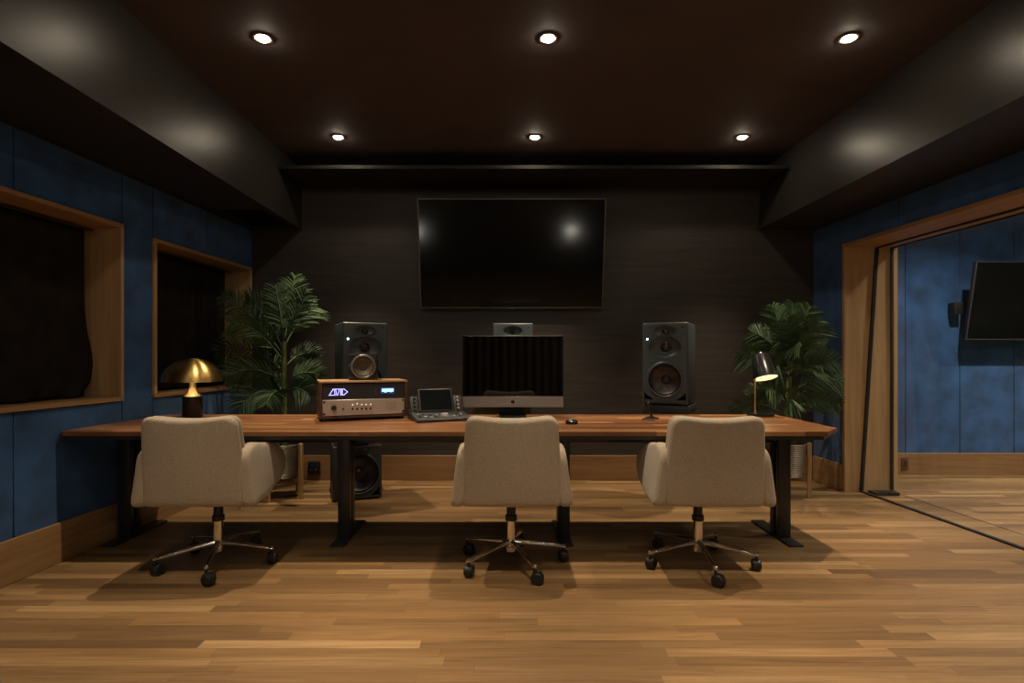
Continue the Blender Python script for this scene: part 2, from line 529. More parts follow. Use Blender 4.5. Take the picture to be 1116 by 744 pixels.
# opening for the grille, cut into the underside near the back wall
so = bpy.data.objects['trim_3']
cut(so, [MB().box(-2.26, -1.89, 4.30, 4.92, SB - .1, SB + .14)])
struct('trim_4', MB().prism([(XS_R - .025, SB), (XR + .43, SB), (XR + .43, H - .001), (XS_R + .01, H - .001)], YR, YB - .001, 'y'), M['soffit'],
       label='boxed dark soffit along the right wall', angle=20)
# thin deck under the ceiling at the back wall
struct('trim_5', MB().box(XS_L + .001, XS_R - .01, 4.45, YB - .001, 2.632, 2.662, bev=.002, seg=1), M['shelfpaint'],
       label='shallow dark shelf under the ceiling at the back wall')
# slim edge beads where blue panels meet the soffits
struct('trim_6', MB().box(XL, XL + .012, YR, YB, SB - .012, SB), M['soffit'])
struct('trim_8', MB().box(XR - .012, XR, YR, YB, SB - .012, SB), M['soffit'])

# windows: deep oak reveals, dark glass, curtains in front of it
WD = .235
def window(n, w):
    y0, y1, z0, z1 = w
    t = .026; xo = XL + .014; xi = XL - WD
    mb = MB()
    mb.box(xi, xo, y0, y1, z0, z0 + t, bev=.002, seg=1)
    mb.box(xi, xo, y0, y1, z1 - t, z1, bev=.002, seg=1)
    f = struct('window_%d' % n, mb, M['oak_y'])
    mb = MB()
    mb.box(xi, xo, y0, y0 + t, z0 + t, z1 - t, bev=.002, seg=1)
    mb.box(xi, xo, y1 - t, y1, z0 + t, z1 - t, bev=.002, seg=1)
    mb.build('window_jamb', M['oak_z'], f)
    MB().box(xi, xi + .008, y0 + t, y1 - t, z0 + t, z1 - t).build('pane', M['imac_glass'], f)
    # curtain rail
    return f
window(1, W1); window(2, W2)

def curtain(label, y0, y1, z0, z1, edge, loc_x, nf, seed, name='curtain'):
    """edge(t) -> how far the far edge is pulled in at height fraction t (0 bottom..1 top)"""
    rnd = random.Random(seed)
    nu, nv = 150, 36
    bm = bmesh.new()
    ph = [rnd.uniform(0, 6.28) for _ in range(5)]
    grid = []
    for j in range(nv + 1):
        v = j / nv
        row = []
        for i in range(nu + 1):
            u = i / nu
            uu = u + .012 * math.sin(u * 23 + ph[0]) + .004 * math.sin(v * 5 + u * 9)
            amp = .006 + .005 * (1 - v) + .004 * math.sin(u * 7 + ph[1])
            if v > .93: amp *= .6
            d = amp * math.sin(uu * nf * 2 * PI + ph[2]) + .004 * math.sin(uu * nf * 4.7 * PI + ph[3] + v * 2)
            d += .012 * math.sin(v * 4 + u * 5 + ph[4]) * (1 - v)
            if v > .93: d += .006 * math.sin(u * 260)
            e = y1 - edge(v)
            y = y0 + (e - y0) * u
            z = z0 + (z1 - z0) * v - .006 * abs(math.sin(u * 31)) * (v == 1.0)
            if v < .06: d += .02 * math.sin(u * 40) * (1 - v / .06) * .4
            row.append(bm.verts.new((d, y, z)))
        grid.append(row)
    for j in range(nv):
        for i in range(nu):
            bm.faces.new((grid[j][i], grid[j][i + 1], grid[j + 1][i + 1], grid[j + 1][i]))
    for f in bm.faces: f.smooth = True
    me = bpy.data.meshes.new('drape'); bm.to_mesh(me); bm.free()
    me.materials.append(M['curtain'])
    t = thing(name, label, 'curtain', (loc_x, y0, z0))
    o = bpy.data.objects.new('drape', me); col.objects.link(o); o.parent = t
    o.location = (0, -y0, -z0)
    md = o.modifiers.new('thick', 'SOLIDIFY'); md.thickness = .004; md.offset = 0
    MB().tube([(0, -.0, z1 - z0 + .012), (0, (y1 - y0) * 1.0, z1 - z0 + .012)], .006, 10).build('curtain_rod', M['black_metal'], t)
    return t
def edge1(v): return .05 + .06 * max(0, (v - .45)) ** 1.2 * 1.2 - .05 * math.exp(-((v - .22) / .16) ** 2) + .07 * max(0, (.08 - v)) / .08
def edge2(v): return .20 - .03 * math.exp(-((v - .3) / .2) ** 2) + .02 * v
curtain('black curtain gathered on a rod in the larger window nearest the camera', W1[0] + .03, W1[1] - .03, W1[2] + .03, W1[3] - .055, edge1, XL - .170, 6, 3)
curtain('black curtain in the farther window behind the brass lamp', W2[0] + .03, W2[1] - .03, W2[2] + .03, W2[3] - .055, edge2, XL - .170, 5, 5)

def swing(names, pivot, deg):
    a = R(deg)
    P = Vector((pivot[0], pivot[1], 0)); rot = Matrix.Rotation(a, 3, 'Z')
    for o in list(col.objects):
        if o.parent is None and o.name.split('.')[0] in names:
            o.location = P + rot @ (o.location - P)
            o.rotation_euler.z += a
swing({'wall_left', 'wall_left_core', 'baseboard_left', 'window_1', 'window_2', 'curtain', 'trim_6'}, (XL, YB), -3.9)
swing({'wall_right', 'wall_right_core', 'baseboard_right', 'door_1', 'trim_1', 'trim_2', 'window_3', 'window_4', 'trim_8'}, (XR, YB), 2.5)
# rear wall slats behind the camera (they show in the computer screen)
sl = MB()
for i in range(34): sl.box(-2.3 + i * .15, -2.3 + i * .15 + .07, YR, YR + .05, .1, 2.2)
struct('trim_7', sl, M['slat'], label='upright slats on the rear wall')

# ceiling vent in the left soffit
vt = thing('ceiling_vent', 'black air grille in the underside of the left soffit', 'vent', (-2.075, 4.61, SB + .005))
MB().box(-.183, .183, -.303, -.285, 0, .05).box(-.183, .183, .285, .303, 0, .05).box(-.183, -.165, -.285, .285, 0, .05).box(.165, .183, -.285, .285, 0, .05).build('frame', M['black_metal'], vt)
mb = MB()
for i in range(13):
    y = -.26 + i * .043
    mb.prism([(y, .004), (y + .004, .004), (y + .024, .04), (y + .020, .04)], -.164, .164, 'x')
mb.build('louvre', M['rubber'], vt)

# ------------------------------------------------------------------ downlights
LX = (-1.285, .225, 1.816)
ROWP = (170, 146, 128, 70, 40)
LY = (4.225, 2.914, 1.60, .29, -1.02)
names = {(0, 0): 'left downlight of the far row', (0, 1): 'middle downlight of the far row', (0, 2): 'right downlight of the far row',
         (1, 0): 'left downlight of the near row', (1, 1): 'middle downlight of the near row', (1, 2): 'right downlight of the near row'}
dl0 = None
def light_spot(name, loc, energy, size, blend, rad, color, parent=None):
    l = bpy.data.lights.new(name, 'SPOT')
    l.energy = energy; l.spot_size = R(size); l.spot_blend = blend; l.shadow_soft_size = rad; l.color = color
    o = bpy.data.objects.new(name, l); col.objects.link(o); o.location = loc
    if parent is not None: o.parent = parent
    return o
WARM = (1.0, .80, .56)
dl0 = thing('downlight', 'round recessed ' + names[(0, 0)] + ', lit', 'ceiling light', (LX[0], LY[0], H), group='ceiling downlights')
MB().lathe([(.036, .0), (.050, -.001), (.052, -.004), (.048, -.006), (.038, -.006), (.036, 0)], 28).build('trim_ring', M['trimring'], dl0)
MB().lathe([(0, -.020), (.012, -.0185), (.022, -.014), (.028, -.007), (.030, 0), (0, 0)], 28).build('lens', M['lens'], dl0)
ldat = None
for j, y in enumerate(LY):
    for i, x in enumerate(LX):
        if (i, j) == (0, 0): o = dl0
        else:
            if (j, i) in names: lb = 'round recessed ' + names[(j, i)] + ', lit'
            else: lb = 'round recessed downlight behind the camera'
            o = dup(dl0, (x, y, H), 0, lb, 'ceiling downlights' if j < 2 else 'downlights behind the camera')
        light_spot('downlight_beam', (x, y, H - .03), ROWP[j], 68, .75, .015, WARM)

# neighbouring room lights
for (x, y) in ((4.0, 4.3), (4.0, 2.9), (5.3, 4.3), (5.3, 2.9), (4.0, 1.4)):
    o = dup(dl0, (x, y, 2.75), 0, 'round recessed downlight in the neighbouring room', 'downlights in the neighbouring room')
    light_spot('downlight_beam', (x, y, 2.72), 190, 120, 1.0, .03, (1, .88, .74))

# ------------------------------------------------------------------ desk
DX0, DX1, DY0, DY1, DH = -2.418, 1.877, 2.963, 3.84, .71
desk = thing('desk', 'long walnut studio desk with four black steel legs', 'desk', ((DX0 + DX1) / 2, 3.4, 0))
ox, oy = (DX0 + DX1) / 2, 3.4
def dl(p): return (p[0] - ox, p[1] - oy)
outline = [(DX0 + .03, DY0), (DX1 - .142, DY0), (DX1, DY0 + .152), (DX1, DY1), (DX0 + .062, DY1), (DX0 + .003, DY0 + .03)]
top = MB().prism([dl(p) for p in outline], DH - .026, DH, 'z').build('tabletop', M['walnut'], desk)
bv = top.modifiers.new('bev', 'BEVEL'); bv.width = .003; bv.segments = 2
MB().prism([dl(p) for p in [(DX0 + .05, DY0 + .015), (DX1 - .155, DY0 + .015), (DX1 - .015, DY0 + .165), (DX1 - .015, DY1 - .015), (DX0 + .08, DY1 - .015), (DX0 + .03, DY0 + .05)]],
           DH - .048, DH - .0262, 'z').build('steel_frame', M['black_metal'], desk)
mb = MB().box(DX0 + .08 - ox, DX1 - .05 - ox, 3.47 - oy, 3.53 - oy, .57, DH - .0485, bev=.004)
mb.build('crossbeam', M['black_metal'], desk)
for lx in (-2.325, -.985, .355, 1.70):
    mb = MB()
    w = .036
    mb.box(lx - w - ox, lx + w - ox, 3.35 - oy, 3.39 - oy, .012, DH - .049, bev=.003)
    mb.box(lx - w * .55 - ox, lx + w * .55 - ox, 3.391 - oy, 3.469 - oy, .012, DH - .049)
    mb.box(lx - w - ox, lx + w - ox, 3.42 - oy, 3.469 - oy, .012, .568, bev=.003)
    lg = mb.build('leg', M['black_metal'], desk)
    MB().box(lx - .042 - ox, lx + .042 - ox, 3.215 - oy, 3.72 - oy, .0, .0118, bev=.003).build('foot', M['black_metal'], lg)

# ------------------------------------------------------------------ chairs
def make_chair(label):
    t = thing('office_chair', label, 'chair', group='office chairs along the desk')
    # outer shell of the backrest; a = across, b = height, c = thickness (towards the sitter +)
    def bmap(lean, yb, k):
        def f(a, b, c):
            h = b - .37
            return Vector((a, yb - lean * h + k * a * a + c, b))
        return f
    topdip = [(-.222, .825), (-.12, .822), (0, .808), (.12, .818), (.222, .825)]
    out = [(-.252, .372), (.252, .372), (.243, .55), (.222, .828), (.0, .806), (-.222, .828), (-.243, .55)]
    o1 = resample(rounded(out, [.03, .03, .05, .055, .16, .055, .05], 6), .03)
    MB().cushion(o1, .062, .029, bmap(.14, -.245, .30), nr=4, bulge=.006).build('backrest', M['fabric'], t)
    o2 = resample(rounded([(x * .985, .385 + (z - .37) * .965) for x, z in out], [.03, .03, .05, .05, .16, .05, .05], 6), .03)
    MB().cushion(o2, .050, .024, bmap(.14, -.196, .30), nr=4, bulge=.008).build('back_cushion', M['fabric'], t)
    # seat
    so_ = resample(rounded([(-.225, -.19), (.225, -.19), (.235, .24), (-.235, .24)], [.04, .04, .09, .09], 6), .035)
    MB().cushion(so_, .115, .045, lambda a, b, c: Vector((a, b, .432 + c + .02 * b)), nr=4, bulge=.012).build('seat', M['fabric'], t)
    # wings: side outline (y, z)
    prof = [(-.275, .372), (-.09, .378), (.13, .43), (.222, .50), (.205, .575), (.10, .640), (-.06, .658), (-.14, .675), (-.275, .655)]
    po = resample(rounded(prof, [.04, .05, .08, .05, .05, .07, .05, .08, .07], 6), .03)
    for s in (-1, 1):
        def amap(a, b, c, s=s):
            x = .270 - .13 * (b - .37) + c
            if a > -.05: x += .02 * (a + .05)
            return Vector((s * x, a, b))
        MB().cushion(po, .066, .024, amap, nr=4, bulge=.004).build('armrest', M['fabric'], t)
    # mechanism and column
    MB().box(-.09, .09, -.12, .12, .345, .372, bev=.008).box(-.045, .045, -.06, .06, .318, .346, bev=.006).build('tilt_mechanism', M['rubber'], t)
    MB().lathe([(0, .32), (.024, .32), (.024, .265), (.031, .262), (.031, .235), (0, .235)], 24).build('gas_lift_sleeve', M['rubber'], t)
    MB().lathe([(0, .236), (.025, .236), (.026, .10), (.030, .095), (.030, .072), (0, .068)], 24).build('column', M['chrome'], t)
    return t

def star(t, ang):
    for k in range(5):
        a = R(ang + 72 * k)
        d = Vector((math.cos(a), math.sin(a), 0)); s = Vector((-d.y, d.x, 0))
        mb = MB()
        bm = mb.bm
        rings = []
        for (u, z, w, h) in ((.012, .118, .016, .020), (.06, .115, .015, .017), (.18, .100, .012, .012), (.288, .084, .010, .009), (.298, .083, .006, .005)):
            p = d * u
            rings.append([bm.verts.new(p + s * (w * math.cos(q)) + Vector((0, 0, z + h * math.sin(q)))) for q in [2 * PI * i / 12 for i in range(12)]])
        for a_, b_ in zip(rings, rings[1:]):
            for i in range(12): bm.faces.new((a_[i], a_[(i + 1) % 12], b_[(i + 1) % 12], b_[i]))
        bm.faces.new(rings[0][::-1]); bm.faces.new(rings[-1])
        mb.sphere(d * .288 + Vector((0, 0, .087)), .0125, 14, 8)
        arm = mb.build('base_arm', M['chrome'], t)
        sw = R(ang + 72 * k + 55 + 40 * k)
        e = Vector((math.cos(sw), math.sin(sw), 0)); n = Vector((-e.y, e.x, 0))
        c = d * .288 + e * .014
        mb = MB()
        mb.cyl(d * .288 + Vector((0, 0, .058)), d * .288 + Vector((0, 0, .080)), .0075, seg=10)
        for sg in (-1, 1):
            m_ = Matrix.Translation(c + n * (sg * .0125) + Vector((0, 0, .0302))) @ n.to_track_quat('Z', 'Y').to_matrix().to_4x4()
            mb.lathe([(0, -.0105), (.025, -.0105), (.0300, -.006), (.0300, .006), (.025, .0105), (0, .0105)], 24, m_)
        # hood
        m_ = Matrix.Translation(c + Vector((0, 0, .0335))) @ n.to_track_quat('Z', 'Y').to_matrix().to_4x4()
        mb.lathe([(0, -.019), (.026, -.019), (.0325, -.012), (.0325, .012), (.026, .019), (0, .019)], 20, m_ @ Matrix.Translation((0, -.006, 0)))
        mb.build('caster', M['rubber'], arm)

CH = [(-1.544, 2.96, 2.5, -73, 'oatmeal fabric swivel chair nearest the blue wall, left of the three'),
      (.030, 2.96, 0, -67, 'oatmeal fabric swivel chair in the middle, before the computer'),
      (1.034, 2.96, -1.5, -93, 'oatmeal fabric swivel chair at right, near the black desk lamp')]
for i, (x, y, rz, ang, lb) in enumerate(CH):
    t = make_chair(lb)
    t.location = (x, y, 0); t.rotation_euler = (0, 0, R(rz))
    star(t, ang - rz)

# ------------------------------------------------------------------ televisions
def tv(label, W, xc, yb, zb, yt, zt, ywall):
    """screen plane from bottom edge (yb,zb) to top edge (yt,zt)"""
    L = math.hypot(yt - yb, zt - zb)
    a = math.atan2(yb - yt, zt - zb)         # top leans to the viewer
    t = thing('television', label, 'television', (xc, yb, zb))
    m_ = Matrix.Rotation(a, 4, 'X')
    MB().box(-W / 2, W / 2, .004, .034, 0, L, bev=.003, mtx=m_).build('casing', M['rubber'], t)
    b = .009
    mb = MB()
    mb.box(-W / 2, W / 2, -.006, .0035, 0, b, mtx=m_).box(-W / 2, W / 2, -.006, .0035, L - b, L, mtx=m_)
    mb.box(-W / 2, -W / 2 + b, -.006, .0035, b, L - b, mtx=m_).box(W / 2 - b, W / 2, -.006, .0035, b, L - b, mtx=m_)
    mb.build('bezel', M['bezel'], t)
    MB().box(-W / 2 + b, W / 2 - b, -.001, .0034, b, L - b, mtx=m_).build('screen', M['screen'], t)
    # wall bracket
    mb = MB()
    dy = ywall - yb
    mb.box(-.22, .22, dy - .018, dy - .0005, L * .30, L * .62, bev=.003)
    for s in (-.16, .16):
        mb.box(s - .02, s + .02, .036, .05, L * .2, L * .75, mtx=m_)
        p = m_ @ Vector((s, .05, L * .62))
        mb.cyl((s, p.y - .003, p.z), (s, dy - .017, L * .56), .012, seg=10)
        p = m_ @ Vector((s, .05, L * .25))
        mb.cyl((s, p.y - .003, p.z), (s, dy - .017, L * .33), .012, seg=10)
    mb.build('wall_bracket', M['black_metal'], t)
    return t, m_, L
t, m_, L = tv('large black television tilted forward on the dark back wall', 1.62, .053, 4.90, 1.5455, 4.715, 2.468, YB)
MB().box(-.02, .02, -.009, .0, -.008, .004, mtx=m_).build('sensor_tab', M['bezel'], t)
t, m_, L = tv('black television tilted forward on the blue wall beyond the glass', 1.27, 4.877, 5.08, 1.27, 4.96, 1.972, YB2)
MB().box(-.70, -.62, .04, .115, .24, .35, bev=.004).build('side_bracket', M['rubber'], t)

# ------------------------------------------------------------------ studio monitors
def rotx90():  # lathe axis z -> -y (towards the camera)
    return Matrix.Rotation(R(90), 4, 'X')
def face_at(x, y, z):
    return Matrix.Translation((x, y, z)) @ rotx90()

def make_monitor(label, loc, rz, group=None):
    """3-way studio monitor; front face at y=0, body goes to +y"""
    t = thing('studio_monitor', label, 'speaker', loc, rz, group)
    W, HH, D = .33, .60, .36
    body = MB().box(-W / 2, W / 2, 0, D, 0, HH, bev=.012, seg=3).build('cabinet', M['spk'], t)
    cutters = []
    def bowl(x, z, rx, rzv, dep):
        c = MB().lathe([(0, .02), (1.0, .02), (1.0, 0), (.93, -dep * .25), (.75, -dep * .62), (.45, -dep * .93), (.36, -dep), (0, -dep)], 48,
                       face_at(x, 0, z), sx=rx, sy=rzv)
        cutters.append(c)
    bowl(0, .535, .078, .043, .030)
    bowl(0, .418, .118, .080, .042)
    cutters.append(MB().lathe([(0, .02), (.118, .02), (.118, -.06), (0, -.06)], 48, face_at(0, 0, .178)))
    for s in (-1, 1):
        cutters.append(MB().prism([(s * .150, .028), (s * .150, .088), (s * .128, .062), (s * .078, .030)], -.02, .08, 'y'))
    cut(body, cutters)
    # raised rim around the woofer
    MB().lathe([(.1165, -.01), (.1165, .004), (.120, .007), (.130, .006), (.136, .0), (.136, -.004), (.1165, -.01)], 48, face_at(0, 0, .178)).build('woofer_rim', M['spk'], t)
    w = MB().lathe([(.1160, -.008), (.108, .0), (.098, -.006), (.094, -.012)], 48, face_at(0, 0, .178)).build('woofer', M['surround'], t)
    MB().lathe([(.094, -.011), (.06, -.030), (.036, -.040), (0, -.042)], 48, face_at(0, 0, .178)).build('woofer_cone', M['cone'], w)
    MB().lathe([(.036, -.040), (.030, -.030), (.017, -.024), (0, -.022)], 32, face_at(0, 0, .178)).build('dust_cap', M['dome'], w)
    MB().lathe([(.042, -.0415), (.038, -.036), (.031, -.034), (.028, -.030), (.018, -.020), (0, -.016)], 32, face_at(0, 0, .418)).build('midrange_dome', M['dome'], t)
    MB().lathe([(.026, -.0295), (.022, -.025), (.015, -.021), (0, -.017)], 32, face_at(0, 0, .535)).build('tweeter', M['dome'], t)
    for s in (-1, 1):
        MB().prism([(s * .149, .029), (s * .149, .085), (s * .128, .061), (s * .08, .0305)], .055, .06, 'y').build('bass_port', M['cavity'], t)
    MB().lathe([(0, .003), (.0055, .002), (.006, 0), (0, -.001)], 16, face_at(-.128, 0, .478)).build('power_light', M['led'], t)
    MB().lathe([(0, .001), (.006, .001), (.006, 0), (0, -.001)], 16, face_at(.128, 0, .565)).build('badge', M['cavity'], t)
    return t

def make_stand(label, loc, rz, h, plate=.34):
    t = thing('speaker_stand', label, 'speaker stand', loc, rz)
    MB().box(-plate / 2, plate / 2, -plate * .5, plate * .5, h - .062, h, bev=.006).build('top_plate', M['spk_dark'], t)
    MB().box(-.05, .05, -.05, .05, .015, h - .0622, bev=.006).build('column', M['black_metal'], t)
    MB().box(-.10, .10, -.10, .10, 0, .0148, bev=.004).build('base_plate', M['black_metal'], t)
    return t

def monitor_on_stand(px, y, rz, zb, stand_z0, lab_m, lab_s, grp):
    x = (px - VX) / F * y
    a = R(rz)
    m = make_monitor(lab_m, (x, y, zb), a, grp)
    # isolation wedge pads
    for sx in (-.12, .12):
        MB().box(sx - .03, sx + .03, .03, .33, -.0115, -.0005, bev=.002).build('isolation_pad', M['rubber'], m)
    c = Vector((x, y, 0)) + Matrix.Rotation(a, 3, 'Z') @ Vector((0, .18, 0))
    make_stand(lab_s, (c.x, c.y, stand_z0), a, zb - .012 - stand_z0)
    return m
G = 'three-way studio monitors'
monitor_on_stand(398.5, 4.06, 26, .765, .425, 'grey three-way studio monitor at left, behind the small cube speaker', 'black stand under the left grey monitor', G)
monitor_on_stand(724.5, 4.06, -27, .765, 0, 'grey three-way studio monitor at right of the television', 'black stand under the right grey monitor', G)
monitor_on_stand(559, 4.50, 0, .788, 0, 'grey studio monitor mostly hidden behind the computer', 'black stand behind the computer', G)

# subwoofer under the desk
sw = thing('subwoofer', 'dark floor subwoofer under the desk beside the black leg', 'speaker', (-1.145, 4.26, 0), R(20))
SWW, SWH, SWD = .37, .42, .44
body = MB().box(-SWW / 2, SWW / 2, 0, SWD, .012, SWH + .004, bev=.010, seg=3).build('cabinet', M['spk_dark'], sw)
c1 = MB().lathe([(0, .02), (.148, .02), (.148, -.07), (0, -.07)], 48, face_at(0.01, 0, .205))
c2 = MB().prism([(.168, .03), (.168, .10), (.14, .07), (.10, .032)], -.02, .08, 'y')
cut(body, [c1, c2])
MB().lathe([(.146, -.01), (.146, .004), (.150, .007), (.160, .006), (.166, 0), (.146, -.01)], 48, face_at(.01, 0, .205)).build('woofer_rim', M['spk_dark'], sw)
wf = MB().lathe([(.1455, -.008), (.132, .004), (.118, -.008), (.114, -.012)], 48, face_at(.01, 0, .205)).build('woofer', M['surround'], sw)
MB().lathe([(.114, -.011), (.05, -.045), (.046, -.043), (0, -.03)], 48, face_at(.01, 0, .205)).build('woofer_cone', M['dome'], wf)
for sx in (-.11, .06):
    MB().box(sx - .012, sx + .012, -.003, .002, .392, .398).build('indicator_mark', M['knobgrey'], sw)
for sx in (-.15, .15):
    for sy in (.04, .40): MB().cyl((sx, sy, 0), (sx, sy, .0122), .018, seg=14).build('rubber_foot', M['rubber'], sw)

# ------------------------------------------------------------------ rack case with two units
RA = R(22)
RW, RD = .51, .27
rk = thing('rack_case', 'walnut equipment case with one black and one silver rack unit', 'audio equipment', (-1.143, 3.38, DH), RA)
z0, z1 = .018, .236
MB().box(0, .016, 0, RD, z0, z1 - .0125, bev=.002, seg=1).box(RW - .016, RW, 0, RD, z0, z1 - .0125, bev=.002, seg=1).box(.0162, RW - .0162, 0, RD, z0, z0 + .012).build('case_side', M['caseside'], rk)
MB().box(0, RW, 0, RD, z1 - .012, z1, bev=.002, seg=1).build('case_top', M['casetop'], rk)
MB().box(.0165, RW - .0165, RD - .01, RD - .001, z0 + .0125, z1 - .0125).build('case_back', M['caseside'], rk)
zu0, zu1, zu2 = z0 + .014, z0 + .108, z1 - .018
u2 = MB().box(.0168, RW - .0168, .006, .20, zu1 + .003, zu2, bev=.002, seg=1).build('black_unit', M['rackblack'], rk)
u1 = MB().box(.0168, RW - .0168, .002, .20, zu0, zu1, bev=.003, seg=1).build('silver_unit', M['racksilver'], rk)
u2['label'] = 'black rack unit with lit logo and display'; u1['label'] = 'silver rack unit with knob and buttons'
for fx in (.03, RW - .03):
    for fy in (.03, RD - .03): MB().cyl((fx, fy, 0), (fx, fy, z0 + .0005), .013, seg=14).build('case_foot', M['rubber'], rk)
# logo: triangle, wedge, bar, half round, in outline
def stroke(mb, pts, w, y0=.0035, y1=.0055):
    for a, b in zip(pts, pts[1:]):
        a, b = Vector(a), Vector(b)
        d = (b - a).normalized(); n = Vector((-d.y, d.x)) * w / 2
        a2, b2 = a - d * w * .45, b + d * w * .45
        mb.prism([tuple(a2 - n), tuple(b2 - n), tuple(b2 + n), tuple(a2 + n)], y0, y1, 'y')
lg = MB()
lx, lz, s = .055, zu1 + .028, .0345
lw = .0036
stroke(lg, [(lx, lz), (lx + .021, lz + s), (lx + .027, lz + s), (lx + .032, lz), (lx, lz)], lw)
stroke(lg, [(lx + .034, lz + s), (lx + .057, lz + s), (lx + .047, lz), (lx + .042, lz), (lx + .034, lz + s)], lw)
stroke(lg, [(lx + .065, lz), (lx + .065, lz + s)], .006)
stroke(lg, [(lx + .073, lz), (lx + .073, lz + s), (lx + .082, lz + s), (lx + .102, lz + s * .5), (lx + .082, lz), (lx + .073, lz)], lw)
lg.build('lit_logo', M['logoglow'], u2)
dp = MB().box(.350, .432, .0045, .007, zu1 + .030, zu1 + .066).build('display', M['dispback'], u2)
dg_ = MB()
rr = random.Random(4)
xx = .357
while xx < .424:
    w = rr.choice((.005, .007, .009))
    dg_.box(xx, xx + w, .0030, .0044, zu1 + .037 + rr.choice((0, .004)), zu1 + .060)
    dg_.box(xx, xx + w + .003, .0031, .0043, zu1 + .046, zu1 + .052)
    xx += w + .0025
dg_.build('display_glyphs', M['dispglow'], dp)
for k in range(3): MB().box(.318, .324, .004, .007, zu1 + .030 + k * .013, zu1 + .036 + k * .013).build('button', M['ring'], u2)
MB().lathe([(0, .016), (.013, .016), (.016, .001), (0, 0)], 24, face_at(.080, .002, zu0 + .048)).build('volume_knob', M['screwdark'], u1)
MB().lathe([(0, .006), (.005, .006), (.006, 0), (0, 0)], 16, face_at(.132, .002, zu0 + .040)).build('small_knob', M['screwdark'], u1)
for k in range(5):
    MB().lathe([(0, .006), (.0055, .006), (.0065, 0), (0, 0)], 16, face_at(.186 + k * .026, .002, zu0 + .038)).build('button', M['screwdark'], u1)
    if k in (0, 1, 2, 3, 4):
        MB().lathe([(0, .002), (.0042, .002), (.0045, 0), (0, 0)], 12, face_at(.186 + k * .026, .002, zu0 + .062 + .006 * (k == 1))).build('indicator_light', M['whitelamp'], u1)
for fx in (.026, RW - .026):
    for fz in (zu0 + .014, zu1 - .012):
        MB().lathe([(0, .003), (.006, .003), (.007, 0), (0, 0)], 14, face_at(fx, .002, fz)).build('rack_screw', M['screwdark'], u1)
mb = MB()
for i in range(7):
    for j in range(6): mb.box(.385 + i * .009, .388 + i * .009, .0012, .002, zu0 + .024 + j * .009, zu0 + .027 + j * .009)
mb.build('perforation', M['screwdark'], u1)

# small cube speaker on the case
c = Vector((-1.143, 3.38, 0)) + Matrix.Rotation(RA, 3, 'Z') @ Vector((.275, .085, 0))
cs = thing('cube_speaker', 'small black cube speaker standing on the walnut case', 'speaker', (c.x, c.y, DH + z1 * 1.065 + .0005), R(16))
cs.scale = (1.13,) * 3; rk.scale = (1.065,) * 3
cb = MB().box(-.082, .082, 0, .16, 0, .150, bev=.006).build('cabinet', M['lampblack'], cs)
cut(cb, [MB().lathe([(0, .02), (.058, .02), (.058, -.05), (0, -.05)], 40, face_at(0, 0, .076))])
MB().lathe([(.0575, -.006), (.0575, .003), (.061, .006), (.068, .005), (.071, .0), (.0575, -.006)], 40, face_at(0, 0, .076)).build('driver_ring', M['ring'], cs)
MB().lathe([(.0573, -.004), (.052, .0), (.047, -.005), (.022, -.019), (.019, -.016), (0, -.013)], 40, face_at(0, 0, .076)).build('cone', M['cubecone'], cs)

# ------------------------------------------------------------------ control surface with tablet
CW, CD = .335, .27
ct = thing('control_surface', 'grey audio controller with a tablet docked upright, beside the walnut case', 'controller', (-.535, 3.33, DH), RA)
ct.scale = (1.05,) * 3
mb = MB().prism([(0, .004), (0, .020), (CD * .55, .040), (CD, .060), (CD, .004)], 0, CW, 'x')
cbase = mb.build('body', M['console'], ct)
bv = cbase.modifiers.new('b', 'BEVEL'); bv.width = .004; bv.segments = 2
for fx in (.03, CW - .03):
    for fy in (.03, CD - .03): MB().cyl((fx, fy, 0), (fx, fy, .006), .008, seg=12).build('rubber_foot', M['rubber'], ct)
# slanted rear deck each side of the tablet
mt = Matrix.Translation((0, .175, .044)) @ Matrix.Rotation(R(-24), 4, 'X')
MB().box(.004, .052, 0, .02, 0, .105, bev=.004, mtx=mt).build('knob_deck', M['console'], ct)
MB().box(CW - .058, CW - .004, 0, .02, 0, .105, bev=.004, mtx=mt).build('knob_deck', M['console'], ct)
for k in range(4):
    for fx in (.030, CW - .034):
        MB().lathe([(0, .014), (.0075, .014), (.009, .0), (0, 0)], 16, mt @ face_at(fx, 0, .018 + k * .024)).build('knob', M['knobgrey'] if fx > .1 else M['rubber'], ct)
tb = MB().box(.056, CW - .066, -.012, .0, .002, .148, bev=.004, mtx=mt).build('tablet', M['spk'], ct)
tb['label'] = 'dark tablet in a pale frame'
MB().box(.063, CW - .073, -.0135, -.0122, .009, .141, mtx=mt).build('tablet_screen', M['tablet'], tb)
# tabletop controls
def on_body(y): return .020 + (y / (CD * .55)) * .020
sl_ = math.atan2(.020, CD * .55)
def bt(x, y, w, d, h=.004): 
    return Matrix.Translation((x, y, on_body(y))) @ Matrix.Rotation(sl_, 4, 'X')
MB().lathe([(0, .008), (.021, .008), (.026, .0), (0, 0)], 30, bt(.190, .095, 0, 0)).build('jog_wheel', M['knobgrey'], ct)
rr = random.Random(2)
for (bx, by) in [(.035, .055), (.035, .085), (.065, .06), (.095, .045), (.125, .05), (.10, .09), (.065, .11), (.24, .06), (.27, .05), (.255, .095), (.29, .085), (.14, .095), (.035, .12), (.30, .12)]:
    MB().box(-.010, .010, -.0055, .0055, 0, .004, bev=.001, mtx=bt(bx, by, 0, 0), seg=1).build('key', M['knobgrey'] if rr.random() < .6 else M['rubber'], ct)
MB().box(-.035, .035, -.003, .003, 0, .004, mtx=bt(.185, .042, 0, 0)).build('fader_slot', M['knobgrey'], ct)

